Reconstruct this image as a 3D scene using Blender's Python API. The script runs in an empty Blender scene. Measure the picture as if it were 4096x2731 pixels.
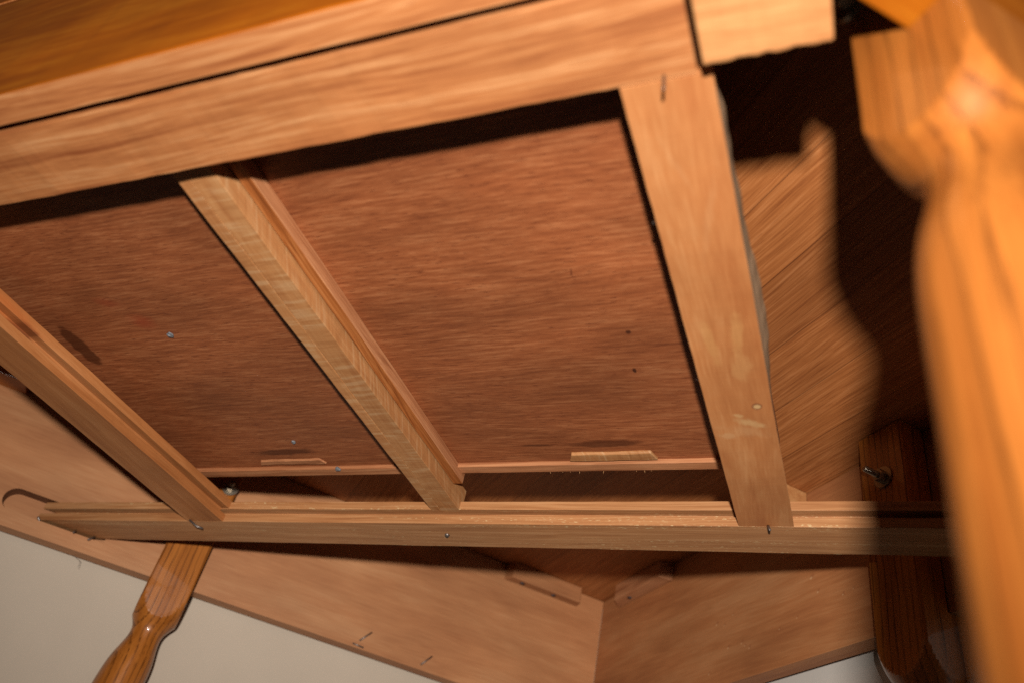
import bpy, bmesh, math, random
from mathutils import Vector, Matrix, noise
from mathutils.geometry import tessellate_polygon

S = 0.30          # metres per plan unit (the lens is one unit below the drawer frame)
Z0 = 0.33         # lens height in metres
R2 = math.sqrt(0.5)
random.seed(4)
scene = bpy.context.scene
col = scene.collection

def W(x, y, z):
    return Vector((x * S, y * S, z * S + Z0))

# ------------------------------------------------------------------ camera
cam_d = bpy.data.cameras.new('camera')
cam_d.sensor_width = 36.0
cam_d.lens = 3288.1 / 4096 * 36.0
cam_d.clip_start = 0.01
cam_d.clip_end = 100
cam_d.dof.use_dof = True
cam_d.dof.focus_distance = 2.13 * S
cam_d.dof.aperture_fstop = 5.3
cam = bpy.data.objects.new('camera', cam_d)
col.objects.link(cam)
RIGHT, DOWN, FWD = Vector((0.9272, 0.3249, 0.1878)), Vector((-0.0727, 0.6466, -0.7594)), Vector((-0.3681, 0.6904, 0.6231))
m = Matrix.Identity(4)
for i in range(3):
    m[i][0] = RIGHT[i]; m[i][1] = -DOWN[i]; m[i][2] = -FWD[i]
m.translation = W(0, 0, 0)
cam.matrix_world = m
scene.camera = cam

# ------------------------------------------------------------------ light
world = bpy.data.worlds.new('World')
scene.world = world
world.use_nodes = True
world.node_tree.nodes['Background'].inputs[0].default_value = (1.0, 0.80, 0.6, 1)
world.node_tree.nodes['Background'].inputs[1].default_value = 0.028
fl = bpy.data.lights.new('camera_flash', 'SPOT')
fl.spot_size = math.radians(100); fl.spot_blend = 0.85
fl.energy = 1.0
fl.shadow_soft_size = 0.0125
fl.use_nodes = True
nt = fl.node_tree
em = nt.nodes['Emission']
lf = nt.nodes.new('ShaderNodeLightFalloff')
FLASH = 59.0
lf.inputs['Strength'].default_value = FLASH
fa = nt.nodes.new('ShaderNodeMath'); fa.operation = 'MULTIPLY'; fa.inputs[1].default_value = 0.60
fb_ = nt.nodes.new('ShaderNodeMath'); fb_.operation = 'MULTIPLY_ADD'; fb_.inputs[1].default_value = 0.40 * 0.66
nt.links.new(lf.outputs['Linear'], fa.inputs[0])
nt.links.new(lf.outputs['Quadratic'], fb_.inputs[0]); nt.links.new(fa.outputs[0], fb_.inputs[2])
nt.links.new(fb_.outputs[0], em.inputs['Strength'])
em.inputs['Color'].default_value = (1.0, 0.93, 0.84, 1)
flo = bpy.data.objects.new('camera_flash', fl)
mf = m.copy(); mf.translation = W(0.119, -0.47, 0.04)
flo.matrix_world = mf
col.objects.link(flo)
scene.view_settings.view_transform = 'Standard'
scene.view_settings.look = 'None'
scene.view_settings.exposure = 0.0
scene.view_settings.gamma = 1.0
scene.cycles.use_denoising = False
scene.cycles.max_bounces = 6
scene.cycles.diffuse_bounces = 4

# ------------------------------------------------------------------ materials
def lin(c):
    return tuple(((v / 255) / 12.92 if v / 255 <= 0.04045 else ((v / 255 + 0.055) / 1.055) ** 2.4) for v in c) + (1,)

ALB = 0.56     # woods and paint reflect about this share of the picture tones listed below
class NT:
    def __init__(s, name):
        s.m = bpy.data.materials.new(name); s.m.use_nodes = True
        s.t = s.m.node_tree; s.n = s.t.nodes; s.b = s.n['Principled BSDF']
    def new(s, t, **kw):
        nd = s.n.new(t)
        for k, v in kw.items(): setattr(nd, k, v)
        return nd
    def link(s, a, b): s.t.links.new(a, b)
    def val(s, inp, v):
        if hasattr(v, 'links') or isinstance(v, bpy.types.NodeSocket): s.link(v, inp)
        else: inp.default_value = v
    def math(s, op, a, b=0.0, c=None, clamp=False):
        nd = s.new('ShaderNodeMath', operation=op, use_clamp=clamp)
        s.val(nd.inputs[0], a); s.val(nd.inputs[1], b)
        if c is not None: s.val(nd.inputs[2], c)
        return nd.outputs[0]
    def mapping(s, vec, scale=(1, 1, 1), loc=(0, 0, 0), rot=(0, 0, 0)):
        nd = s.new('ShaderNodeMapping')
        s.link(vec, nd.inputs['Vector'])
        nd.inputs['Scale'].default_value = scale; nd.inputs['Location'].default_value = loc; nd.inputs['Rotation'].default_value = rot
        return nd.outputs[0]
    def noise(s, vec, scale=1.0, detail=4, rough=0.55, dist=0.0):
        nd = s.new('ShaderNodeTexNoise')
        s.link(vec, nd.inputs['Vector']); nd.inputs['Scale'].default_value = scale
        nd.inputs['Detail'].default_value = detail; nd.inputs['Roughness'].default_value = rough; nd.inputs['Distortion'].default_value = dist
        return nd.outputs['Fac']
    def ramp(s, fac, stops):
        nd = s.new('ShaderNodeValToRGB'); s.link(fac, nd.inputs[0])
        e = nd.color_ramp.elements
        while len(e) < len(stops): e.new(0.5)
        for i, (p, c) in enumerate(stops):
            e[i].position = p; e[i].color = c if len(c) == 4 else tuple(c) + (1,)
        return nd.outputs[0]
    def fac(s, fac, a, b):
        nd = s.new('ShaderNodeMapRange', interpolation_type='SMOOTHSTEP'); s.link(fac, nd.inputs[0])
        nd.inputs[1].default_value = a; nd.inputs[2].default_value = b
        return nd.outputs[0]
    def mix(s, f, a, b, mode='MIX'):
        nd = s.new('ShaderNodeMix', data_type='RGBA', blend_type=mode)
        s.val(nd.inputs[0], f)
        for k, v in ((6, a), (7, b)): s.val(nd.inputs[k], v)
        return nd.outputs[2]
    def coords(s, rnd=True):
        tc = s.new('ShaderNodeTexCoord')
        if not rnd: return tc.outputs['Object']
        oi = s.new('ShaderNodeObjectInfo')
        cmb = s.new('ShaderNodeCombineXYZ')
        s.link(s.math('MULTIPLY', oi.outputs['Random'], 7.0), cmb.inputs[0])
        s.link(s.math('MULTIPLY', oi.outputs['Random'], 13.0), cmb.inputs[1])
        s.link(s.math('MULTIPLY', oi.outputs['Random'], 3.0), cmb.inputs[2])
        v = s.new('ShaderNodeVectorMath', operation='ADD')
        s.link(tc.outputs['Object'], v.inputs[0]); s.link(cmb.outputs[0], v.inputs[1])
        return v.outputs[0]

def wood(name, light, mid, dark, streak=60, fine=320, along=5.0, blotch=0.35, pore=0.35, porecol=None, rough=0.55, spec=0.3, bump=0.25,
         contrast=0.22, wave=0.0, chatter=0.0, coat=0.0, light_ticks=0.0, rnd=True, extra=None, coarse=0.35, hi=3.6, short=1.7):
    """grain runs along the board's own X axis"""
    w = NT(name)
    P = w.coords(rnd)
    warp = w.noise(w.mapping(P, (3.5, 14, 14)), 1.0, 2, 0.5)
    sep = w.new('ShaderNodeSeparateXYZ'); w.link(P, sep.inputs[0])
    cmb = w.new('ShaderNodeCombineXYZ')
    off = w.math('MULTIPLY', w.math('SUBTRACT', warp, 0.5), 0.02)
    w.link(sep.outputs[0], cmb.inputs[0])
    w.link(w.math('ADD', sep.outputs[1], off), cmb.inputs[1]); w.link(w.math('ADD', sep.outputs[2], off), cmb.inputs[2])
    Q = cmb.outputs[0]
    st = w.noise(w.mapping(Q, (along, streak, streak)), 1.0, 4, 0.55, 0.15)
    md = w.noise(w.mapping(Q, (along * short, streak * hi, streak * hi), loc=(2, 4, 9)), 1.0, 4, 0.6)
    fi = w.noise(w.mapping(Q, (along * short * 3, fine * 2.0, fine * 2.0)), 1.0, 3, 0.6)
    bl = w.noise(w.mapping(P, (7, 16, 16)), 1.0, 3, 0.55)
    f = w.math('ADD', w.math('MULTIPLY', st, coarse), w.math('ADD', w.math('MULTIPLY', md, 0.75 - coarse), w.math('MULTIPLY', fi, 0.25)))
    if wave:
        r = w.new('ShaderNodeTexWave', wave_type='BANDS', bands_direction='DIAGONAL', wave_profile='SAW')
        w.link(w.mapping(Q, (0.6, 1, 1)), r.inputs['Vector']); r.inputs['Scale'].default_value = wave
        r.inputs['Distortion'].default_value = 6.0; r.inputs['Detail'].default_value = 2.5; r.inputs['Detail Scale'].default_value = 0.6
        f = w.math('ADD', w.math('MULTIPLY', f, 0.72), w.math('MULTIPLY', r.outputs['Fac'], 0.28))
    c = w.ramp(f, [(0.5 - contrast, lin(dark)), (0.5, lin(mid)), (0.5 + contrast, lin(light))])
    tone = w.ramp(bl, [(0.25, (1 - blotch,) * 3), (0.75, (1 + blotch * 0.35, 1 + blotch * 0.3, 1 + blotch * 0.25))])
    c = w.mix(1.0, c, tone, 'MULTIPLY')
    if pore:
        po = w.noise(w.mapping(Q, (along * 9, 1500, 1500)), 1.0, 2, 0.5)
        c = w.mix(w.math('MULTIPLY', w.fac(po, 0.60, 0.70), pore), c, lin(porecol or dark))
    if light_ticks:
        po = w.noise(w.mapping(Q, (260, 1100, 1100), loc=(3, 5, 1)), 1.0, 2, 0.5)
        band = w.fac(w.noise(w.mapping(Q, (2, 150, 150), loc=(1, 7, 2)), 1.0, 1, 0.5), 0.5, 0.62)
        c = w.mix(w.math('MULTIPLY', w.math('MULTIPLY', w.fac(po, 0.60, 0.68), band), light_ticks), c, lin((255, 225, 170)))
    if chatter:
        cx = w.new('ShaderNodeCombineXYZ'); tcs = w.new('ShaderNodeSeparateXYZ'); w.link(P, tcs.inputs[0])
        w.link(w.math('ADD', tcs.outputs[0], w.math('MULTIPLY', tcs.outputs[2], 0.8)), cx.inputs[0]); w.link(tcs.outputs[1], cx.inputs[1]); w.link(tcs.outputs[2], cx.inputs[2])
        ch = w.noise(w.mapping(cx.outputs[0], (300, 36, 36)), 1.0, 2, 0.5, 0.3)
        c = w.mix(w.math('MULTIPLY', w.fac(ch, 0.50, 0.68), chatter), c, lin((255, 224, 176)))
        c = w.mix(w.math('MULTIPLY', w.fac(ch, 0.46, 0.32), chatter * 1.3), c, lin((150, 84, 40)))
    if extra: c = extra(w, c)
    c = w.mix(1.0, c, (ALB, ALB, ALB, 1), 'MULTIPLY')
    w.link(c, w.b.inputs['Base Color'])
    w.b.inputs['Roughness'].default_value = rough
    w.b.inputs['Specular IOR Level'].default_value = spec
    if coat:
        w.b.inputs['Coat Weight'].default_value = coat; w.b.inputs['Coat Roughness'].default_value = 0.1
    bp = w.new('ShaderNodeBump'); bp.inputs['Strength'].default_value = bump; bp.inputs['Distance'].default_value = 0.0006
    w.link(w.math('ADD', fi, w.math('MULTIPLY', st, 0.8)), bp.inputs['Height']); w.link(bp.outputs[0], w.b.inputs['Normal'])
    return w.m

def blob(w, P, cx, cy, rx, ry, ang=0.0, soft=0.5, wob=0.5, nscale=90):
    """soft elliptical mask in object XY (metres)"""
    q = w.mapping(P, (1, 1, 0), loc=(0, 0, 0))
    sub = w.new('ShaderNodeVectorMath', operation='SUBTRACT'); w.link(q, sub.inputs[0]); sub.inputs[1].default_value = (cx, cy, 0)
    rot = w.mapping(sub.outputs[0], (1, 1, 1), rot=(0, 0, -ang))
    sc = w.mapping(rot, (1 / rx, 1 / ry, 0))
    ln = w.new('ShaderNodeVectorMath', operation='LENGTH'); w.link(sc, ln.inputs[0])
    n = w.noise(w.mapping(P, (nscale * 0.5, nscale, nscale)), 1.0, 3, 0.6)
    d = w.math('ADD', ln.outputs['Value'], w.math('MULTIPLY', w.math('SUBTRACT', n, 0.5), wob * 2))
    return w.math('SUBTRACT', 1.0, w.fac(d, 1.0 - soft, 1.0 + soft * 0.3))

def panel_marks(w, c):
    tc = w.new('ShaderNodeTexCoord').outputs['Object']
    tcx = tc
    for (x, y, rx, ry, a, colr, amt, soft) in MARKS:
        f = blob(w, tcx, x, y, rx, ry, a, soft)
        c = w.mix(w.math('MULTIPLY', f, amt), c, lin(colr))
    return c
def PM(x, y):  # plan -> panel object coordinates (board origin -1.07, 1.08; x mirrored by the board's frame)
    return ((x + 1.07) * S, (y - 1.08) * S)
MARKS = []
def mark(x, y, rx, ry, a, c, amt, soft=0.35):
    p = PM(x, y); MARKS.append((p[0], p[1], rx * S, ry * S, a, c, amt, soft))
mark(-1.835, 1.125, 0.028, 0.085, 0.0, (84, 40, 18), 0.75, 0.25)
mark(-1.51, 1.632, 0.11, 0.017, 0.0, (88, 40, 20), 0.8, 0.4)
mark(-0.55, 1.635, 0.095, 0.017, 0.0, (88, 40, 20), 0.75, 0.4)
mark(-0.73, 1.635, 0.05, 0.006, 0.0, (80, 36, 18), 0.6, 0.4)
mark(-1.62, 0.985, 0.035, 0.02, 0.3, (170, 50, 30), 0.25, 0.8)
mark(-1.57, 1.06, 0.04, 0.03, 0.3, (180, 44, 24), 0.3, 0.9)
mark(-0.40, 1.235, 0.006, 0.006, 0, (60, 25, 15), 0.8, 0.3)
mark(-0.415, 1.36, 0.005, 0.009, 0, (50, 20, 12), 0.85, 0.3)
mark(-0.47, 1.05, 0.002, 0.012, 0.2, (90, 40, 25), 0.6, 0.3)

M = {}
M['frame'] = wood('raw_rail_wood', (246, 190, 138), (218, 152, 98), (176, 106, 60), streak=90, along=5, contrast=0.15, blotch=0.18, pore=0.3, porecol=(170, 105, 60))
M['oakish'] = wood('raw_back_rail_wood', (244, 186, 134), (212, 148, 96), (168, 102, 58), streak=130, along=2.5, contrast=0.19, blotch=0.14, pore=0.2, light_ticks=0.7, short=3)
M['front_rail'] = wood('raw_front_rail_wood', (244, 180, 124), (206, 132, 78), (156, 84, 44), streak=80, along=3.0, contrast=0.16, blotch=0.2, pore=0.4, coarse=0.35, hi=4.2, short=3)
M['stile'] = wood('raw_stile_wood', (240, 174, 116), (214, 140, 84), (186, 108, 58), streak=40, along=9, contrast=0.2, blotch=0.25, pore=0.1, bump=0.12, coarse=0.5)
M['runner'] = wood('raw_runner_wood', (230, 172, 116), (208, 144, 90), (182, 114, 66), streak=60, along=6, contrast=0.22, blotch=0.22, pore=0.1, chatter=0.2)
M['guide'] = wood('reddish_guide_wood', (236, 172, 124), (204, 136, 92), (150, 86, 50), streak=200, along=4, contrast=0.16, blotch=0.2, pore=0.3)
M['guide_dark'] = wood('striped_guide_underside', (222, 146, 84), (186, 108, 52), (120, 58, 20), streak=240, along=2.5, contrast=0.13, blotch=0.2, pore=0.4)
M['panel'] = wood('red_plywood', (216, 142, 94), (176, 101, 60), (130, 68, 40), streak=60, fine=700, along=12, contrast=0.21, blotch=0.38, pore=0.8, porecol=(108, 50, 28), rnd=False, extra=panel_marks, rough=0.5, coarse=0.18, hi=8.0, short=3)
M['apron'] = wood('pale_plywood', (236, 176, 126), (212, 146, 98), (180, 114, 72), streak=18, fine=220, along=5, contrast=0.22, blotch=0.2, pore=0.18, porecol=(160, 96, 60), bump=0.1, coarse=0.5)
def strips(w, c):
    # veneer leaves laid side by side, each a little different in tone
    sp = w.new('ShaderNodeSeparateXYZ'); w.link(w.new('ShaderNodeTexCoord').outputs['Object'], sp.inputs[0])
    y = w.math('MULTIPLY', sp.outputs[1], 1 / 0.052)
    wn = w.new('ShaderNodeTexWhiteNoise', noise_dimensions='1D'); w.link(w.math('FLOOR', y), wn.inputs['W'])
    c = w.mix(1.0, c, w.ramp(wn.outputs['Value'], [(0.0, (0.84, 0.80, 0.76)), (1.0, (1.12, 1.1, 1.06))]), 'MULTIPLY')
    fr = w.math('FRACT', y)
    return w.mix(w.math('MULTIPLY', w.math('LESS_THAN', fr, 0.018), 0.55), c, lin((90, 44, 18)))
def dent_shading(w, c):  # shade and highlight of small pits painted into the colour, no relief
    tc = w.new('ShaderNodeTexCoord').outputs['Object']
    sp = w.new('ShaderNodeSeparateXYZ'); w.link(tc, sp.inputs[0])
    cb = w.new('ShaderNodeCombineXYZ'); w.link(sp.outputs[0], cb.inputs[0]); w.link(sp.outputs[2], cb.inputs[1])
    for (u, z, r) in [(1.299, .242, .012), (1.322, .188, .008), (.970, .119, .009), (1.008, .094, .008), (.985, .105, .006), (.834, .216, .010), (.80, .054, .008), (1.2285, .133, .006), (1.46, .156, .006), (1.42, .151, .007), (1.150, .118, .006), (.92, .225, .006), (.90, .12, .009), (.875, .20, .006)]:
        f = blob(w, cb.outputs[0], u * S, z * S, r * S, r * S * 0.7, 0.6, 0.6, 0.6, 500)
        c = w.mix(w.math('MULTIPLY', f, 0.35), c, lin((150, 88, 56)))
        f = blob(w, cb.outputs[0], (u - r * .5) * S, (z - r * .6) * S, r * S * 0.5, r * S * 0.4, 0.6, 0.5, 0.5, 500)
        c = w.mix(w.math('MULTIPLY', f, 0.5), c, lin((250, 200, 150)))  # painted highlight beside each dark spot
    return c
def stile_marks(w, c):
    tc = w.new('ShaderNodeTexCoord').outputs['Object']
    def b(u, v, ru, rv, a, colr, amt, soft=0.5, wob=0.5, ns=200):
        return w.mix(w.math('MULTIPLY', blob(w, tc, u * S, v * S, ru * S, rv * S, a, soft, wob, ns), amt * (0.62 if wob > 0.4 else 1.0)), c, lin(colr))
    for t in [(.747, -.035, .011, .011, 0, (120, 70, 50), 0.7, .3, .3), (.748, -.035, .007, .0075, 0, (246, 200, 140), 0.8, .3, .3),
              (.80, -.012, .012, .035, .5, (255, 222, 160), 0.55, .6, 1.0), (.775, .006, .006, .012, .4, (255, 222, 160), 0.5, .5, .8), (.845, .035, .012, .022, 0, (255, 215, 160), 0.4, .6, 1.1),
              (.83, .0, .02, .05, .3, (250, 205, 150), 0.35, .9, 1.2), (.53, -.025, .06, .012, .1, (245, 190, 120), 0.45, .5, .7), (.55, .025, .07, .012, -.1, (245, 190, 120), 0.4, .5, .7),
              (.62, -.02, .05, .02, .1, (244, 190, 124), 0.4, .5, .7), (.25, -.02, .10, .008, .25, (250, 205, 150), 0.16, .9, .9), (.15, .01, .07, .006, -.3, (250, 205, 150), 0.14, .9, .9)]:
        c = b(*t)
    return c
M['veneer'] = wood('tabletop_veneer', (228, 154, 98), (194, 120, 66), (146, 80, 40), streak=110, along=2.2, contrast=0.19, blotch=0.15, pore=0.6, porecol=(128, 64, 28), coarse=0.15, hi=4.5, short=5, extra=strips)
M['varnished'] = wood('varnished_front_wood', (216, 132, 32), (184, 98, 16), (146, 68, 10), streak=40, along=7, contrast=0.2, blotch=0.3, pore=0.2, rough=0.32, coat=0.25, bump=0.05)
M['apron_dent_shaded'] = wood('dent_shaded_pale_plywood', (228, 164, 112), (204, 134, 84), (168, 100, 60), streak=24, fine=220, along=5, contrast=0.2, blotch=0.24, pore=0.2, porecol=(146, 84, 48), bump=0.1, extra=dent_shading, coarse=0.5)
M['stile_marked'] = wood('marked_stile_wood', (240, 174, 116), (214, 140, 84), (186, 108, 58), streak=40, along=9, contrast=0.2, blotch=0.25, pore=0.1, bump=0.12, coarse=0.5, extra=stile_marks)
def knot(w, c):
    tc = w.new('ShaderNodeTexCoord').outputs['Object']
    sp = w.new('ShaderNodeSeparateXYZ'); w.link(tc, sp.inputs[0])
    cb = w.new('ShaderNodeCombineXYZ'); w.link(sp.outputs[0], cb.inputs[0]); w.link(sp.outputs[2], cb.inputs[1])
    c = w.mix(w.math('MULTIPLY', blob(w, cb.outputs[0], 0.37 * S, 0.040 * S, 0.045 * S, 0.013 * S, 0, 0.5, 0.6, 150), 0.75), c, lin((80, 36, 24)))
    return w.mix(w.math('MULTIPLY', blob(w, cb.outputs[0], 0.30 * S, 0.050 * S, 0.14 * S, 0.022 * S, 0, 0.9, 0.5, 60), 0.45), c, lin((206, 104, 44)))
M['stile_knot'] = wood('knotted_stile_wood', (234, 162, 104), (204, 130, 74), (168, 96, 48), streak=50, along=5, contrast=0.2, blotch=0.25, pore=0.2, bump=0.12, coarse=0.45, extra=knot)
M['sapwood'] = wood('grey_sapwood_edge', (226, 188, 154), (196, 158, 124), (150, 112, 84), streak=120, along=5, contrast=0.16, blotch=0.2, pore=0.2)
M['routed'] = wood('dark_routed_edge', (170, 112, 76), (134, 82, 52), (84, 48, 30), streak=90, along=60, contrast=0.2, blotch=0.3, pore=0.3)
M['block'] = wood('corner_block_wood', (240, 184, 124), (216, 152, 96), (180, 112, 62), streak=60, along=5, contrast=0.2, blotch=0.2, pore=0.15)

def leg_material(name, base, lite, line, ring_freq=170.0, off=(0.0, 0.05, 0.09), amt=1.0):
    w = NT(name)
    P = w.coords(True)
    tc = w.new('ShaderNodeTexCoord').outputs['Object']
    n1 = w.noise(w.mapping(P, (4.0, 9, 9)), 1.0, 2, 0.5)
    n2 = w.noise(w.mapping(P, (10, 55, 55)), 1.0, 3, 0.55)
    sep = w.new('ShaderNodeSeparateXYZ'); w.link(tc, sep.inputs[0])
    dy = w.math('ADD', sep.outputs[1], off[1]); dz = w.math('ADD', sep.outputs[2], off[2])
    r = w.math('SQRT', w.math('ADD', w.math('MULTIPLY', dy, dy), w.math('MULTIPLY', dz, dz)))
    r = w.math('ADD', r, w.math('MULTIPLY', n1, 0.012)); r = w.math('ADD', r, w.math('MULTIPLY', n2, 0.0055))
    ring = w.math('FRACT', w.math('MULTIPLY', r, ring_freq))
    early = w.fac(ring, 0.62, 0.93)
    fi = w.noise(w.mapping(P, (26, 900, 900)), 1.0, 3, 0.6)
    med = w.noise(w.mapping(P, (5, 120, 120)), 1.0, 4, 0.6)
    c = w.ramp(med, [(0.3, lin(base)), (0.7, lin(lite))])
    early = w.math('MULTIPLY', early, amt)
    c = w.mix(w.math('MULTIPLY', early, w.math('ADD', 0.12, w.math('MULTIPLY', w.fac(fi, 0.35, 0.6), 0.6))), c, lin(line))
    c = w.mix(w.math('MULTIPLY', w.fac(fi, 0.58, 0.68), 0.4), c, lin(line))
    c = w.mix(1.0, c, (ALB, ALB, ALB, 1), 'MULTIPLY')
    w.link(c, w.b.inputs['Base Color'])
    w.b.inputs['Roughness'].default_value = 0.36
    w.b.inputs['Specular IOR Level'].default_value = 0.25
    w.b.inputs['Coat Weight'].default_value = 0.38; w.b.inputs['Coat Roughness'].default_value = 0.08
    bp = w.new('ShaderNodeBump'); bp.inputs['Strength'].default_value = 0.12; bp.inputs['Distance'].default_value = 0.0005
    w.link(w.math('SUBTRACT', fi, early), bp.inputs['Height']); w.link(bp.outputs[0], w.b.inputs['Normal'])
    return w.m
M['leg'] = leg_material('varnished_oak', (172, 98, 34), (206, 126, 52), (74, 32, 8))
M['leg_near'] = leg_material('varnished_oak_plain_cut', (158, 88, 34), (190, 114, 48), (76, 36, 12), ring_freq=130, off=(0, 0.16, 0.02), amt=0.8)

def plain(name, c, rough=0.5, metal=0.0, nz=0.0, bump=0.0):
    w = NT(name)
    P = w.coords(False)
    if nz:
        n = w.noise(w.mapping(P, (1, 1, 1)), nz, 4, 0.6)
        cc = w.mix(1.0, lin(c), w.ramp(n, [(0.3, (0.94 * ALB,) * 3), (0.7, (1.03 * ALB,) * 3)]), 'MULTIPLY'); w.link(cc, w.b.inputs['Base Color'])
    else: w.b.inputs['Base Color'].default_value = lin(c)
    if bump:
        n = w.noise(P, 220, 3, 0.6)
        bp = w.new('ShaderNodeBump'); bp.inputs['Strength'].default_value = bump; bp.inputs['Distance'].default_value = 0.001
        w.link(n, bp.inputs['Height']); w.link(bp.outputs[0], w.b.inputs['Normal'])
    w.b.inputs['Roughness'].default_value = rough; w.b.inputs['Metallic'].default_value = metal
    return w.m
M['wall'] = plain('painted_wall', (222, 205, 186), 0.85, 0, 6, 0.15)
M['wall_pale'] = plain('pale_painted_wall', (240, 232, 224), 0.85, 0, 6, 0.15)
M['steel'] = plain('zinc_plated_steel', (150, 140, 126), 0.42, 1.0)
M['nail'] = plain('dull_nail_steel', (120, 112, 108), 0.45, 0.85)
M['drip'] = plain('grey_glue', (96, 98, 102), 0.6)
M['hole'] = plain('screw_head', (45, 42, 46), 0.5, 0.6)
M['fibre'] = plain('wood_fibre', (200, 150, 100), 0.8)

# ------------------------------------------------------------------ builders
WM = {}
def place(o, parent, Mw):
    WM[o.name] = Mw
    col.objects.link(o)
    if parent is not None:
        o.parent = parent
        o.matrix_local = WM[parent.name].inverted() @ Mw
    else:
        o.matrix_world = Mw
    return o
def root(name, loc, label, cat):
    o = bpy.data.objects.new(name, None); o.empty_display_size = 0.05
    o['label'] = label; o['category'] = cat
    return place(o, None, Matrix.Translation(loc))
def frame(o, ux, uy):
    ux = Vector(ux).normalized(); uy = Vector(uy).normalized(); uz = ux.cross(uy)
    mm = Matrix.Identity(4)
    for i in range(3): mm[i][0] = ux[i]; mm[i][1] = uy[i]; mm[i][2] = uz[i]
    mm.translation = o
    return mm
def mkobj(name, verts, faces, mat, parent, Mw, bevel=0.0, smooth=False):
    me = bpy.data.meshes.new(name)
    me.from_pydata([tuple(v) for v in verts], [], faces); me.update()
    bm = bmesh.new(); bm.from_mesh(me); bmesh.ops.recalc_face_normals(bm, faces=bm.faces); bm.to_mesh(me); bm.free()
    me.materials.append(mat)
    if smooth:
        for p in me.polygons: p.use_smooth = True
    o = bpy.data.objects.new(name, me)
    place(o, parent, Mw)
    if bevel:
        b = o.modifiers.new('edge', 'BEVEL'); b.width = bevel; b.segments = 2; b.limit_method = 'ANGLE'; b.angle_limit = math.radians(50)
    return o

def prism(name, parent, o, ux, uy, prof, L, mat, nseg=1, jit=0.0, bevel=0.0004, ends=None, fn=None, seed=0, jf=9.0):
    """profile (v,w) in plan units swept along ux for L plan units. ends: (f0,f1) giving the u of each end as a function of (v,w)"""
    Mw = frame(W(*o), ux, uy)
    n = len(prof); vs = []; fs = []
    for i in range(nseg + 1):
        t = i / nseg
        for k, (v, w_) in enumerate(prof):
            u0 = ends[0](v, w_) if ends and ends[0] else 0.0
            u1 = ends[1](v, w_) if ends and ends[1] else L
            u = u0 + (u1 - u0) * t
            vv, ww = v, w_
            if fn: vv, ww = fn(k, u, v, w_)
            if jit:
                q = Vector((u * jf, k * 3.7 + seed, seed * 1.3))
                vv += jit * (noise.noise(q) + 0.5 * noise.noise(q * 4.3)); q.z += 9
                ww += jit * 0.6 * (noise.noise(q) + 0.5 * noise.noise(q * 4.3))
            vs.append((u * S, vv * S, ww * S))
    for i in range(nseg):
        for k in range(n):
            a = i * n + k; b = i * n + (k + 1) % n
            fs.append((a, b, b + n, a + n))
    fs.append(tuple(range(n))[::-1]); fs.append(tuple(nseg * n + k for k in range(n)))
    return mkobj(name, vs, fs, mat, parent, Mw, bevel)

def rect(v0, v1, w0, w1): return [(v0, w0), (v1, w0), (v1, w1), (v0, w1)]
def box(name, parent, x, y, z, mat, axis='x', **kw):
    """axis aligned board, grain along axis"""
    cx, cy = (x[0] + x[1]) / 2, (y[0] + y[1]) / 2
    if axis == 'x':
        return prism(name, parent, (x[0], cy, z[0]), (1, 0, 0), (0, 1, 0), rect(y[0] - cy, y[1] - cy, 0, z[1] - z[0]), x[1] - x[0], mat, **kw)
    return prism(name, parent, (cx, y[0], z[0]), (0, 1, 0), (-1, 0, 0), rect(cx - x[1], cx - x[0], 0, z[1] - z[0]), y[1] - y[0], mat, **kw)

def tube(name, parent, pts, r, mat, seg=6, close=True, label=None):
    P = [W(*p) for p in pts]; o = P[0]
    vs = []; fs = []
    for i, p in enumerate(P):
        d = (P[min(i + 1, len(P) - 1)] - P[max(i - 1, 0)]).normalized()
        a = d.orthogonal().normalized() if i == 0 else (a - d * a.dot(d)).normalized()
        b = d.cross(a)
        rr = r[i] if isinstance(r, (list, tuple)) else r
        for k in range(seg):
            t = 2 * math.pi * k / seg
            vs.append(p - o + (a * math.cos(t) + b * math.sin(t)) * rr * S)
    for i in range(len(P) - 1):
        for k in range(seg):
            q = i * seg + k; q2 = i * seg + (k + 1) % seg
            fs.append((q, q2, q2 + seg, q + seg))
    fs.append(tuple(range(seg))[::-1]); fs.append(tuple((len(P) - 1) * seg + k for k in range(seg)))
    ob = mkobj(name, vs, fs, mat, parent, Matrix.Translation(o), smooth=True)
    if label: ob['label'] = label
    return ob

# ------------------------------------------------------------------ walls (room corner)
def wall(name, a, b, zr, label, mat='wall'):
    o = Vector((a[0], a[1])); d = Vector((b[0] - a[0], b[1] - a[1])); L = d.length; d.normalize()
    ob = prism(name, None, (a[0], a[1], zr[0]), (d.x, d.y, 0), (-d.y, d.x, 0), rect(0, 0.3, 0, zr[1] - zr[0]), L, M[mat], bevel=0)
    ob['kind'] = 'structure'; ob['label'] = label
    return ob
Kc = (2.49 - 4.56) / 2
wl = wall('wall', (Kc - 3.4, Kc - 3.4 + 4.56), (Kc, Kc + 4.56), (-1.05, 2.6), 'plain beige painted wall behind the table at lower left')
wr = wall('wall', (Kc, Kc + 4.56), (Kc + 3.4, 2.49 - Kc - 3.4), (-1.05, 2.6), 'plain beige painted wall seen at the lower right below the apron', 'wall_pale')

# ------------------------------------------------------------------ table
table = root('corner_table', W(-1.04, 1.395, -1.05), 'varnished oak table seen from below with raw apron boards and a wooden drawer frame', 'table')
H = 1.465; ZB = 0.935
DL = Vector((R2, R2, 0)); DR = Vector((R2, -R2, 0))      # along the two aprons that meet in the far corner
CX, CY = -1.043, 3.374

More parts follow.
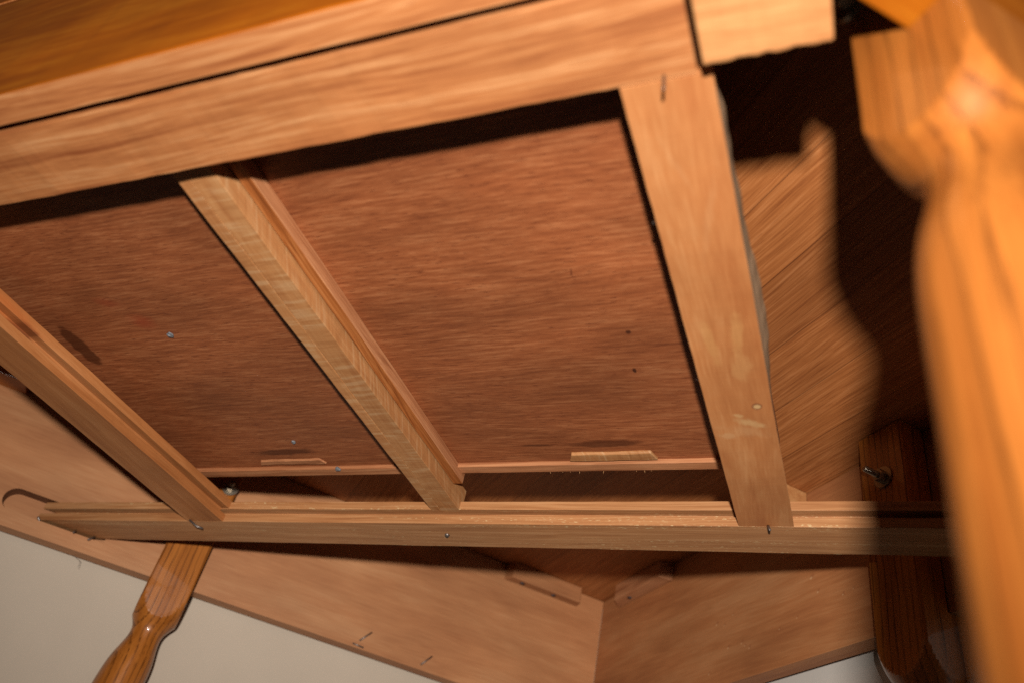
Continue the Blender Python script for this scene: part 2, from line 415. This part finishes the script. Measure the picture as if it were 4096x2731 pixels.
# tabletop: diamond in plan, grain along (1,-1)
def tabletop():
    c = Vector((-1.04, 1.395)); h = 1.975 * math.sqrt(2) / 2 + 0.085
    org = Vector((c.x - R2 * h, c.y + R2 * h))
    # diamond in plan with the near corner cut off flush with the drawer front
    D = h * math.sqrt(2); yc = 0.398; dx = yc - (c.y - D)
    plan = [(c.x, c.y + D), (c.x - D, c.y), (c.x - dx, yc), (c.x + dx, yc), (c.x + D, c.y)]
    loc = []
    for x, y in plan:
        d = Vector((x, y)) - org
        loc.append(((d.x - d.y) * R2 * S, (d.x + d.y) * R2 * S))
    n = len(loc)
    vs = [(u, v, 0) for u, v in loc] + [(u, v, 0.075 * S) for u, v in loc]
    fs = [tuple(range(n))[::-1], tuple(range(n, 2 * n))] + [(k, (k + 1) % n, n + (k + 1) % n, n + k) for k in range(n)]
    o = mkobj('tabletop', vs, fs, M['veneer'], table, frame(W(org.x, org.y, H), (R2, -R2, 0), (R2, R2, 0)), bevel=0.0008)
    o.data.materials.append(M['varnished'])
    for p in o.data.polygons:
        if abs(p.normal.z) < 0.5: p.material_index = 1
    return o
tabletop()['label'] = 'veneered tabletop underside with diagonal grain'

# far left apron, with the routed pocket that takes the back rail
def apron_left():
    L = 2.79
    A0 = (CX - L * R2, CY - L * R2)
    Mw = frame(W(A0[0], A0[1], ZB), (R2, R2, 0), (-R2, R2, 0))     # u along, v outward, w up
    th = 0.062; hh = H - ZB - 0.003
    def U(x): return (x - A0[0]) / R2
    z0, z1 = 0.990 - ZB, 1.072 - ZB
    u0, u1 = U(-2.695), U(-2.438)
    rr = (z1 - z0) / 2
    hole = []
    for i in range(13):
        a = math.pi / 2 + math.pi * i / 12
        hole.append((u0 + rr + rr * math.cos(a), (z0 + z1) / 2 + rr * math.sin(a)))
    hole += [(u1, z0), (u1, z1)]
    outer = [(0, 0), (L, 0), (L, hh), (0, hh)]
    vs = [(u * S, 0, w * S) for u, w in outer + hole]
    no = len(outer); nh = len(hole)
    tri = tessellate_polygon([[Vector((u, w, 0)) for u, w in outer], [Vector((u, w, 0)) for u, w in hole]])
    fs = [tuple(t) for t in tri]
    dpt = 0.056
    b = len(vs)
    vs += [(u * S, dpt * S, w * S) for u, w in hole]
    for k in range(nh):
        k2 = (k + 1) % nh
        fs.append((no + k, no + k2, b + k2, b + k))
    fs.append(tuple(b + k for k in range(nh)))
    c = len(vs)
    vs += [(u * S, th * S, w * S) for u, w in outer]
    for k in range(4):
        k2 = (k + 1) % 4
        fs.append((k, c + k, c + k2, k2))
    fs.append((c, c + 1, c + 2, c + 3))
    o = mkobj('apron', vs, fs, M['apron'], table, Mw)
    o.data.materials.append(M['routed'])
    for p in o.data.polygons:
        if len(p.vertices) == 4 and abs(p.normal.y) < 0.5 and all(0.001 * S < abs(o.data.vertices[v].co.y) + 0.002 * S for v in p.vertices) and max(o.data.vertices[v].co.y for v in p.vertices) < (dpt + 0.001) * S: p.material_index = 1
    o['label'] = 'far left apron board of pale plywood with a routed pocket'
    return o
apron_l = apron_left()
def apron(name, a, d, L, out, th, label, mat='apron'):
    o = prism(name, table, (a[0], a[1], ZB), (d[0], d[1], 0), (-d[1], d[0], 0), rect(0, th * out, 0, H - ZB - 0.003) if out > 0 else rect(-th, 0, 0, H - ZB - 0.003), L, M[mat], bevel=0.0006)
    o['label'] = label
    return o
# far right apron butts against the left one
apron_r = apron('apron', (CX + 0.001, CY - 0.001), (R2, -R2), 2.79, 1, 0.06, 'far right apron board of pale plywood with painted nail dents', 'apron_dent_shaded')
# near right apron: inner plane y - x = .463
a0 = (-0.050, 0.413)
apron_n = apron('apron', a0, (R2, R2), (0.93 - a0[0]) / R2, -1, 0.054, 'near right apron board, varnished outside, at the upper right edge', 'varnished')
apron_s = apron('apron', (-3.01, 1.39), (R2, -R2), 1.36, -1, 0.054, 'near left apron board outside the picture', 'varnished')

# dents in the right apron: their shade and highlight lie only in its colour
# glue and corner blocks under the top
def cblock(o, d, v0, v1, z0, z1, L, name='corner_block', parent=None, mat='block', ends=None):
    return prism(name, parent or table, (o[0], o[1], z0), (d[0], d[1], 0), (-d[1], d[0], 0), rect(v0, v1, 0, z1 - z0), L, M[mat], bevel=0.0007, ends=ends)
lb = cblock((-1.384 + 0.002, 3.033), (R2, R2), -0.052, -0.001, 1.396, H - 0.001, 0.352, mat='apron', ends=(lambda v, w: -v * 0.35, lambda v, w: 0.352 + v * 0.2))
lb['label'] = 'glue block on the far left apron with two screws'
rb = cblock((-0.985, 3.316), (R2, -R2), -0.055, -0.001, 1.395, H - 0.001, 0.46, mat='guide', ends=(lambda v, w: 0.06 - v * 1.0, lambda v, w: 0.46 + v * 0.25))
rb['label'] = 'glue block on the far right apron'
def screw(par, u, v, w, r=0.012):
    Mw = WM[par.name] @ Matrix.Translation((u * S, v * S, w * S))
    vs = []; n = 10
    for k in range(n): vs.append((math.cos(2 * math.pi * k / n) * r * S, math.sin(2 * math.pi * k / n) * r * 0.8 * S, 0.0))
    for k in range(n): vs.append((math.cos(2 * math.pi * k / n) * r * .8 * S, math.sin(2 * math.pi * k / n) * r * 0.6 * S, -0.0012))
    fs = [(k, (k + 1) % n, n + (k + 1) % n, n + k) for k in range(n)] + [tuple(range(n, 2 * n))]
    return mkobj('screw_head', vs, fs, M['hole'], par, Mw)
screw(lb, 0.075, -0.026, 0.0); screw(lb, 0.225, -0.026, 0.0, 0.011)
screw(rb, 0.19, -0.028, 0.0, 0.011)
fb = cblock((-3.01, 1.407), (R2, R2), -0.10, -0.001, 1.40, H - 0.001, 0.32, mat='varnished')
fb['label'] = 'dark brace at the left end of the far left apron'
screw(fb, 0.19, -0.05, 0.0, 0.014)
sb = cblock((-0.25, 2.581), (R2, -R2), -0.09, -0.001, 1.40, H - 0.001, 0.17)
sb['label'] = 'small pale block on the far right apron behind the right stile'

# back rail with its groove (front face y = 1.834)
YB0, YB1 = 1.834, 1.967
gz0, gz1, gd = 0.025, 0.044, 0.03
XR = 0.44
prof = [(0, 0), (YB1 - YB0, 0), (YB1 - YB0, 0.069), (0, 0.069), (0, gz1), (gd, gz1), (gd, gz0), (0, gz0)]
br = prism('back_rail', table, (0, YB0, 1.0), (1, 0, 0), (0, 1, 0), prof, 1, M['oakish'], nseg=60, jit=0.0012, bevel=0.0003,
           ends=(lambda v, w: YB0 + v - 4.417 - 0.045, lambda v, w: 2.331 - (YB0 + v) + 0.0 - 0.002), seed=3, jf=14)
br['label'] = 'long grooved back rail of the drawer frame'
# front rail
fr = prism('front_rail', table, (-2.02, 0.4665, 1.0), (1, 0, 0), (0, 1, 0), rect(0, 0.1385, 0, 0.069), 1.872, M['front_rail'], nseg=90, jit=0.0020, bevel=0.0004, seed=7, jf=16)
fr['label'] = 'wide raw front rail nearest the camera'
# stiles
RS_OUT = [(.6, -.1335), (.69, -.1250), (.79, -.1245), (.94, -.1215), (1.06, -.1150), (1.2, -.1160), (1.29, -.124), (1.38, -.1315), (1.60, -.136), (1.85, -.137)]
def rsfn(k, u, v, w):
    if k in (3, 4):
        y = u + 0.606
        for (a, ea), (b, eb) in zip(RS_OUT, RS_OUT[1:]):
            if a <= y <= b: x = ea + (eb - ea) * (y - a) / (b - a)
        x *= 1.018
        v = -(x + 0.192) - 0.0025 * noise.noise(Vector((u * 22, 0, 0.5)))
        if k == 3: v += 0.006
    return v, w
rs = prism('stile', table, (-0.192, 0.606, 1.0), (0, 1, 0), (-1, 0, 0), [(-0.064, 0), (0.063, 0), (0.063, 0.069), (-0.056, 0.069), (-0.066, 0.046)], 1.228, M['stile_marked'], nseg=110, jit=0.0010, bevel=0.0003, fn=rsfn, seed=11)
rs.data.materials.append(M['sapwood'])
for i, p in enumerate(rs.data.polygons):
    if i < 110 * 5 and i % 5 in (3, 4): p.material_index = 1
rs['label'] = 'wide right stile of the drawer frame with a wavy grey edge'
# left stile, grooved on its right side (x = -1.813)
xs = -1.815
w_ = 0.140
profL = [(0, 0), (w_, 0), (w_, 0.072), (0, 0.072), (0, 0.046), (0.03, 0.046), (0.03, 0.023), (0, 0.023)]
ls = prism('stile', table, (xs, 0.606, 1.0), (0, 1, 0), (-1, 0, 0), profL, 1.228, M['stile_knot'], nseg=60, jit=0.0012, bevel=0.0003, seed=15)
ls['label'] = 'grooved left stile of the drawer frame'
# centre runner, tongued into the rail grooves
rn = prism('drawer_runner', table, (-1.014, 0.58, 1.044), (0, 1, 0), (-1, 0, 0), rect(0, 0.0575, 0, 0.069), 1.272, M['runner'], nseg=60, jit=0.0012, bevel=0.0004, seed=21,
           ends=(None, None))
rn2 = prism('runner_strip', table, (-1.0722, 0.58, 1.0445), (0, 1, 0), (-1, 0, 0), rect(0, 0.030, 0, 0.068), 1.272, M['runner'], nseg=60, jit=0.0012, bevel=0.0004, seed=23)
rn['label'] = 'centre runner that guides the drawer'
# corner block beside the front rail end
fbk = prism('corner_block', table, (-0.135, 0.490, 0.965), (1, 0, 0), (0, 1, 0), rect(-0.115, 0.087, 0, 0.32), 0.157, M['block'], nseg=14, jit=0.0045, bevel=0.0012, seed=31, jf=40)
fbk['label'] = 'rough sawn block beside the right end of the front rail'

# ------------------------------------------------------------------ legs
def leg_mesh(name, c, outd, prof, hw, label, depth=0.0815, top=H - 0.004, cutz=ZB - 0.002, mat='leg', splay=(0, 0)):
    """c plan centre, outd direction toward its apron; local X points down the leg (grain)"""
    out = Vector((outd[0], outd[1], 0))
    Mw = frame(W(c[0], c[1], 0), (0, 0, -1), out)       # y local = out, z local = side
    N = 96
    zs = []
    z = top; zs.append(z)
    for zz in (1.40, 1.2, 1.05, cutz + 1e-4, cutz - 1e-4): zs.append(zz)
    z = cutz - 0.01
    while z > 0.5: zs.append(z); z -= 0.006
    while z > -1.05: zs.append(z); z -= 0.05
    zs.append(-1.05)
    def rad(z):
        if z >= prof[0][0]: return prof[0][1]
        for (a, ra), (b, rb) in zip(prof, prof[1:]):
            if b <= z <= a:
                t = (a - z) / (a - b); return ra + (rb - ra) * t
        return prof[-1][1]
    vs = []; fs = []
    for z in zs:
        Rr = rad(z) * 0.5 + rad(z + 0.008) * 0.25 + rad(z - 0.008) * 0.25 if z < cutz else 1.0
        for k in range(N):
            t = 2 * math.pi * (k + 0.5) / N
            cs, sn = math.cos(t), math.sin(t)
            sq = hw / max(abs(cs), abs(sn))
            sq = min(sq, hw * math.sqrt(2) * 0.965)
            r = min(sq, Rr)
            y, x = r * cs, r * sn
            if z > cutz: y = min(y, depth - hw)
            kz = max(0, 0.80 - z)
            vs.append((-z * S, (y + splay[0] * kz) * S, (x + splay[1] * kz) * S))
    nz = len(zs)
    for i in range(nz - 1):
        for k in range(N):
            a = i * N + k; b = i * N + (k + 1) % N
            fs.append((a, b, b + N, a + N))
    fs.append(tuple(range(N))); fs.append(tuple((nz - 1) * N + k for k in range(N)))
    o = mkobj('leg', vs, fs, M[mat], table, Mw, smooth=True)
    me = o.data
    # keep the tongue edges and arrises crisp
    bm = bmesh.new(); bm.from_mesh(me)
    for e in bm.edges:
        if len(e.link_faces) == 2 and e.calc_face_angle(0) > math.radians(16): e.smooth = False
    bm.to_mesh(me); bm.free()
    o['label'] = label
    return o
base_prof = [(0.868, 0.1095), (0.85, 0.1075), (0.83, 0.1025), (0.81, 0.0965), (0.795, 0.090), (0.777, 0.080), (0.762, 0.070), (0.748, 0.061), (0.735, 0.0555), (0.72, 0.0535), (0.70, 0.0555),
             (0.68, 0.0600), (0.66, 0.0655), (0.64, 0.0705), (0.615, 0.0745), (0.59, 0.0765), (0.56, 0.0775), (0.50, 0.0775), (0.43, 0.0770), (0.30, 0.0785), (0.2, 0.078), (-0.2, 0.066), (-0.75, 0.048), (-0.82, 0.055), (-0.9, 0.05), (-1.05, 0.045)]
far_prof = [(z + 0.022, r * 0.96) for z, r in base_prof]
SPL = (0.0, -0.08)
legN = leg_mesh('leg', (0.1465, 0.6195), (R2, -R2), base_prof, 0.0755, 'nearest leg, large and blurred at the right edge', mat='leg_near')
legL = leg_mesh('leg', (-2.240, 2.161), (-R2, R2), far_prof, 0.0745, 'far left leg whose turned part shows against the wall', splay=SPL)
legR = leg_mesh('leg', (0.139, 2.174), (R2, R2), base_prof, 0.0775, 'far right leg in shadow with a bolt')

def bolt(leg, c, outd, hw, z, proj=0.075, side=0.0, lab=None):
    """hanger bolt, nut and washer on the leg's inner face"""
    out = Vector((outd[0], outd[1], 0)); inn = -out
    sd = Vector((0, 0, 1)).cross(out)
    p = Vector((c[0], c[1], z)) + inn * hw + sd * side
    Mw = frame(W(p.x, p.y, p.z), inn, sd)     # x = outwards from the face
    def cyl(name, x0, x1, rs, n, mat, par, steps=None):
        vs = []; fs = []
        st = steps or [(x0, rs), (x1, rs)]
        for x, r in st:
            for k in range(n):
                t = 2 * math.pi * k / n
                vs.append((x * S, r * math.cos(t) * S, r * math.sin(t) * S))
        for i in range(len(st) - 1):
            for k in range(n):
                a = i * n + k; b = i * n + (k + 1) % n
                fs.append((a, b, b + n, a + n))
        fs.append(tuple(range(n))); fs.append(tuple((len(st) - 1) * n + k for k in range(n)))
        return mkobj(name, vs, fs, mat, par, Mw, bevel=0.0002 if n < 30 else 0.0)
    cyl('washer', 0.0005, 0.006, 0.031, 32, M['steel'], leg)
    cyl('nut', 0.0062, 0.026, 0.0185, 6, M['steel'], leg)
    st = []
    x = 0.02; k = 0
    while x < proj:
        st.append((x, 0.0095 if k % 2 else 0.0075)); x += 0.0024; k += 1
    st.append((proj, 0.006))
    cyl('bolt', 0, 0, 0, 14, M['steel'], leg, st)
bolt(legR, (0.139, 2.174), (R2, R2), 0.0775, 1.305, 0.070, -0.006)
bolt(legR, (0.139, 2.174), (R2, R2), 0.0775, 1.118, 0.03, 0.004)
bolt(legL, (-2.240, 2.161), (-R2, R2), 0.0775, 1.306, 0.05, -0.046)
bolt(legL, (-2.240, 2.161), (-R2, R2), 0.0775, 1.118, 0.03, 0.0)
bolt(legN, (0.1465, 0.6195), (R2, R2), 0.0755, 1.10, 0.09, 0.055)

# brads and staples
NR = 0.0035
def nail(pts, lab=None, r=NR): return tube('nail', table, pts, [r] * (len(pts) - 1) + [r * 0.8], M['nail'], label=lab)
def zpt(x, y, z): return (x, y, z)
nail([(-1.939, 1.823, 0.999), (-1.915, 1.838, 0.985), (-1.898, 1.85, 0.984)], 'bent nail where the left stile meets the back rail')
nail([(-2.515, 1.914, 1.003), (-2.48, 1.880, 0.978)])
nail([(-2.46, 1.955, 1.003), (-2.452, 1.925, 0.975)])
nail([(-2.6, 1.815, 1.0), (-2.61, 1.85, 0.985), (-2.585, 1.872, 0.972), (-2.575, 1.87, 0.965)])
nail([(-0.187, 1.83, 1.001), (-0.180, 1.805, 0.975)], 'nail at the foot of the right stile')
nail([(-0.192, 0.60, 1.002), (-0.190, 0.60, 0.968), (-0.190, 0.598, 0.966)], 'nail at the head of the right stile', 0.0024)
nail([(-0.255, 0.88, 1.03), (-0.268, 0.88, 1.03)]); nail([(-0.255, 1.3, 1.03), (-0.268, 1.3, 1.035)])
tube('nail', table, [(-1.065, 1.898, 1.001), (-1.065, 1.896, 0.995)], [0.008, 0.006], M['nail'], seg=7, label='nail stub in the underside of the back rail')
def staple(par, x, y, z, dx, dz):
    """flush staple on the far left apron"""
    n = Vector((R2, -R2, 0)) * 0.0015
    a = (x - dx + n.x, y - dx + n.y, z - dz); b = (x + dx + n.x, y + dx + n.y, z + dz)
    return tube('staple', table, [a, b], 0.0030, M['nail'])
staple(None, -1.735, 2.682, 0.985, 0.013, 0.022)
staple(None, -1.555, 2.862, 0.975, 0.013, 0.022)
staple(None, -1.748, 2.669, 0.945, 0.016, -0.0015)
# loose hairs under the apron edge
tube('hair_strand', table, [(-2.53, 1.965, 0.935), (-2.50, 1.98, 0.92), (-2.49, 1.975, 0.895)], 0.0007, M['nail'], seg=4)

# ------------------------------------------------------------------ drawer
ZP = 1.115
drawer = root('drawer', W(-1.04, 1.08, 1.07), 'shut table drawer seen from below with dark red plywood bottom and orange front', 'drawer')
dfr = box('drawer_front', drawer, (-2.02, -0.155), (0.400, 0.453), (1.0, 1.4635), M['varnished'], nseg=40, jit=0.0012, bevel=0.0012, seed=41)
dfr['label'] = 'varnished orange drawer front'
box('front_edge', drawer, (-2.018, -0.157), (0.4015, 0.4515), (0.9965, 0.9998), M['front_rail'], nseg=30, jit=0.001, bevel=0.0003, seed=43)['label'] = 'raw lower edge of the drawer front'
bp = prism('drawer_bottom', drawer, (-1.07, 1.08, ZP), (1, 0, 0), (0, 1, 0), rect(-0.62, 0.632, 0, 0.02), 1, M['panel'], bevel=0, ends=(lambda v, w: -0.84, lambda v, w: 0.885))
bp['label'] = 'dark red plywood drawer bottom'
profB = [(0, 0.0), (0.030, 0.0), (0.040, 0.005), (0.040, 0.26), (0, 0.26)]
bb = prism('drawer_back', drawer, (-1.91, 1.709, ZP - 0.0125), (1, 0, 0), (0, 1, 0), profB, 1.73, M['guide'], nseg=80, jit=0.0010, bevel=0.0003, seed=51, jf=20)
bb['label'] = 'reddish back board of the drawer'
box('drawer_side', drawer, (-0.190, -0.147), (0.458, 1.72), (1.075, 1.17), M['guide'], axis='y', nseg=20, jit=0.001, bevel=0.0006, seed=53)['label'] = 'right side board of the drawer'
box('drawer_side', drawer, (-1.955, -1.912), (0.458, 1.72), (1.075, 1.40), M['guide'], axis='y', bevel=0.0006)['label'] = 'left side board of the drawer'
# guide strips either side of the runner, bevelled at their far end
def guide(x0, x1, seed, lab):
    cx = (x0 + x1) / 2
    g = prism('guide_strip', drawer, (cx, 0.46, 1.081), (0, 1, 0), (-1, 0, 0), rect(cx - x1, cx - x0, 0, 0.0335), 1, M['guide'], nseg=60, jit=0.0007, bevel=0.0004, seed=seed, ends=(lambda v, w: 0, lambda v, w: 1.299))
    g.data.materials.append(M['guide_dark'])
    for i, p in enumerate(g.data.polygons):
        if i < 240 and i % 4 == 0: p.material_index = 1
    g['label'] = lab
    return g
guide(-1.009, -0.981, 61, 'right guide strip of the drawer')
guide(-1.135, -1.106, 62, 'left guide strip of the drawer')
def gblock(x, y0, y1, lab, m='runner', z=1.106):
    g = prism('glue_block', drawer, (x[0], (y0 + y1) / 2, z), (1, 0, 0), (0, 1, 0), [(-(y1 - y0) / 2, 0.004), (-(y1 - y0) / 2 + 0.003, 0.0), ((y1 - y0) / 2, 0.0), ((y1 - y0) / 2, ZP - z), (-(y1 - y0) / 2, ZP - z)], x[1] - x[0], M[m],
              nseg=16, jit=0.0022, bevel=0.0006, ends=(lambda v, w: 0.012 if v < 0 else 0.0, lambda v, w: x[1] - x[0] - (0.012 if v < 0 else 0.0)), seed=len(lab), jf=22)
    g['label'] = lab; return g
gblock((-0.660, -0.432), 1.668, 1.700, 'right glue block at the drawer back, pale')
gblock((-1.625, -1.395), 1.668, 1.690, 'left glue block at the drawer back, reddish', 'guide', 1.109)
# staple tips poking through the bottom
for (x, y, r) in [(-1.521, 1.112, 0.009), (-1.444, 1.582, 0.007), (-1.361, 1.706, 0.009)]:
    bm = bmesh.new()
    bmesh.ops.create_icosphere(bm, subdivisions=2, radius=r * S)
    for v in bm.verts:
        q = noise.noise_vector(v.co * 900 + Vector((x * 50, 0, 0)))
        v.co += q * r * S * 0.6; v.co.z *= 0.5
    me = bpy.data.meshes.new('glue_drip'); bm.to_mesh(me); bm.free(); me.materials.append(M['drip'])
    o = bpy.data.objects.new('glue_drip', me); place(o, drawer, Matrix.Translation(W(x, y, (ZP if y < 1.7 else ZP - 0.012) - 0.002)))
# torn fibres along the lower edge of the back board
vs = []; fs = []
for i in range(8):
    x = random.uniform(-0.75, -0.42); ln = random.uniform(0.002, 0.009)
    if abs(x + 0.578) < 0.012: ln *= 2.6
    a = W(x, 1.7485, ZP - 0.008); b = a + Vector((random.uniform(-.5, .5) * ln, random.uniform(0, .4) * ln, -ln)) * S
    wd = Vector((0.0004 * S, 0, 0)); wy = Vector((0, 0.0004 * S, 0))
    k = len(vs); vs += [a - wd, a + wd, a + wy, b]
    fs += [(k, k + 1, k + 3), (k + 1, k + 2, k + 3), (k + 2, k, k + 3)]
fb2 = mkobj('torn_fibres', [v - W(-0.58, 1.75, ZP) for v in vs], fs, M['fibre'], drawer, Matrix.Translation(W(-0.58, 1.75, ZP)))
fb2['kind'] = 'stuff'
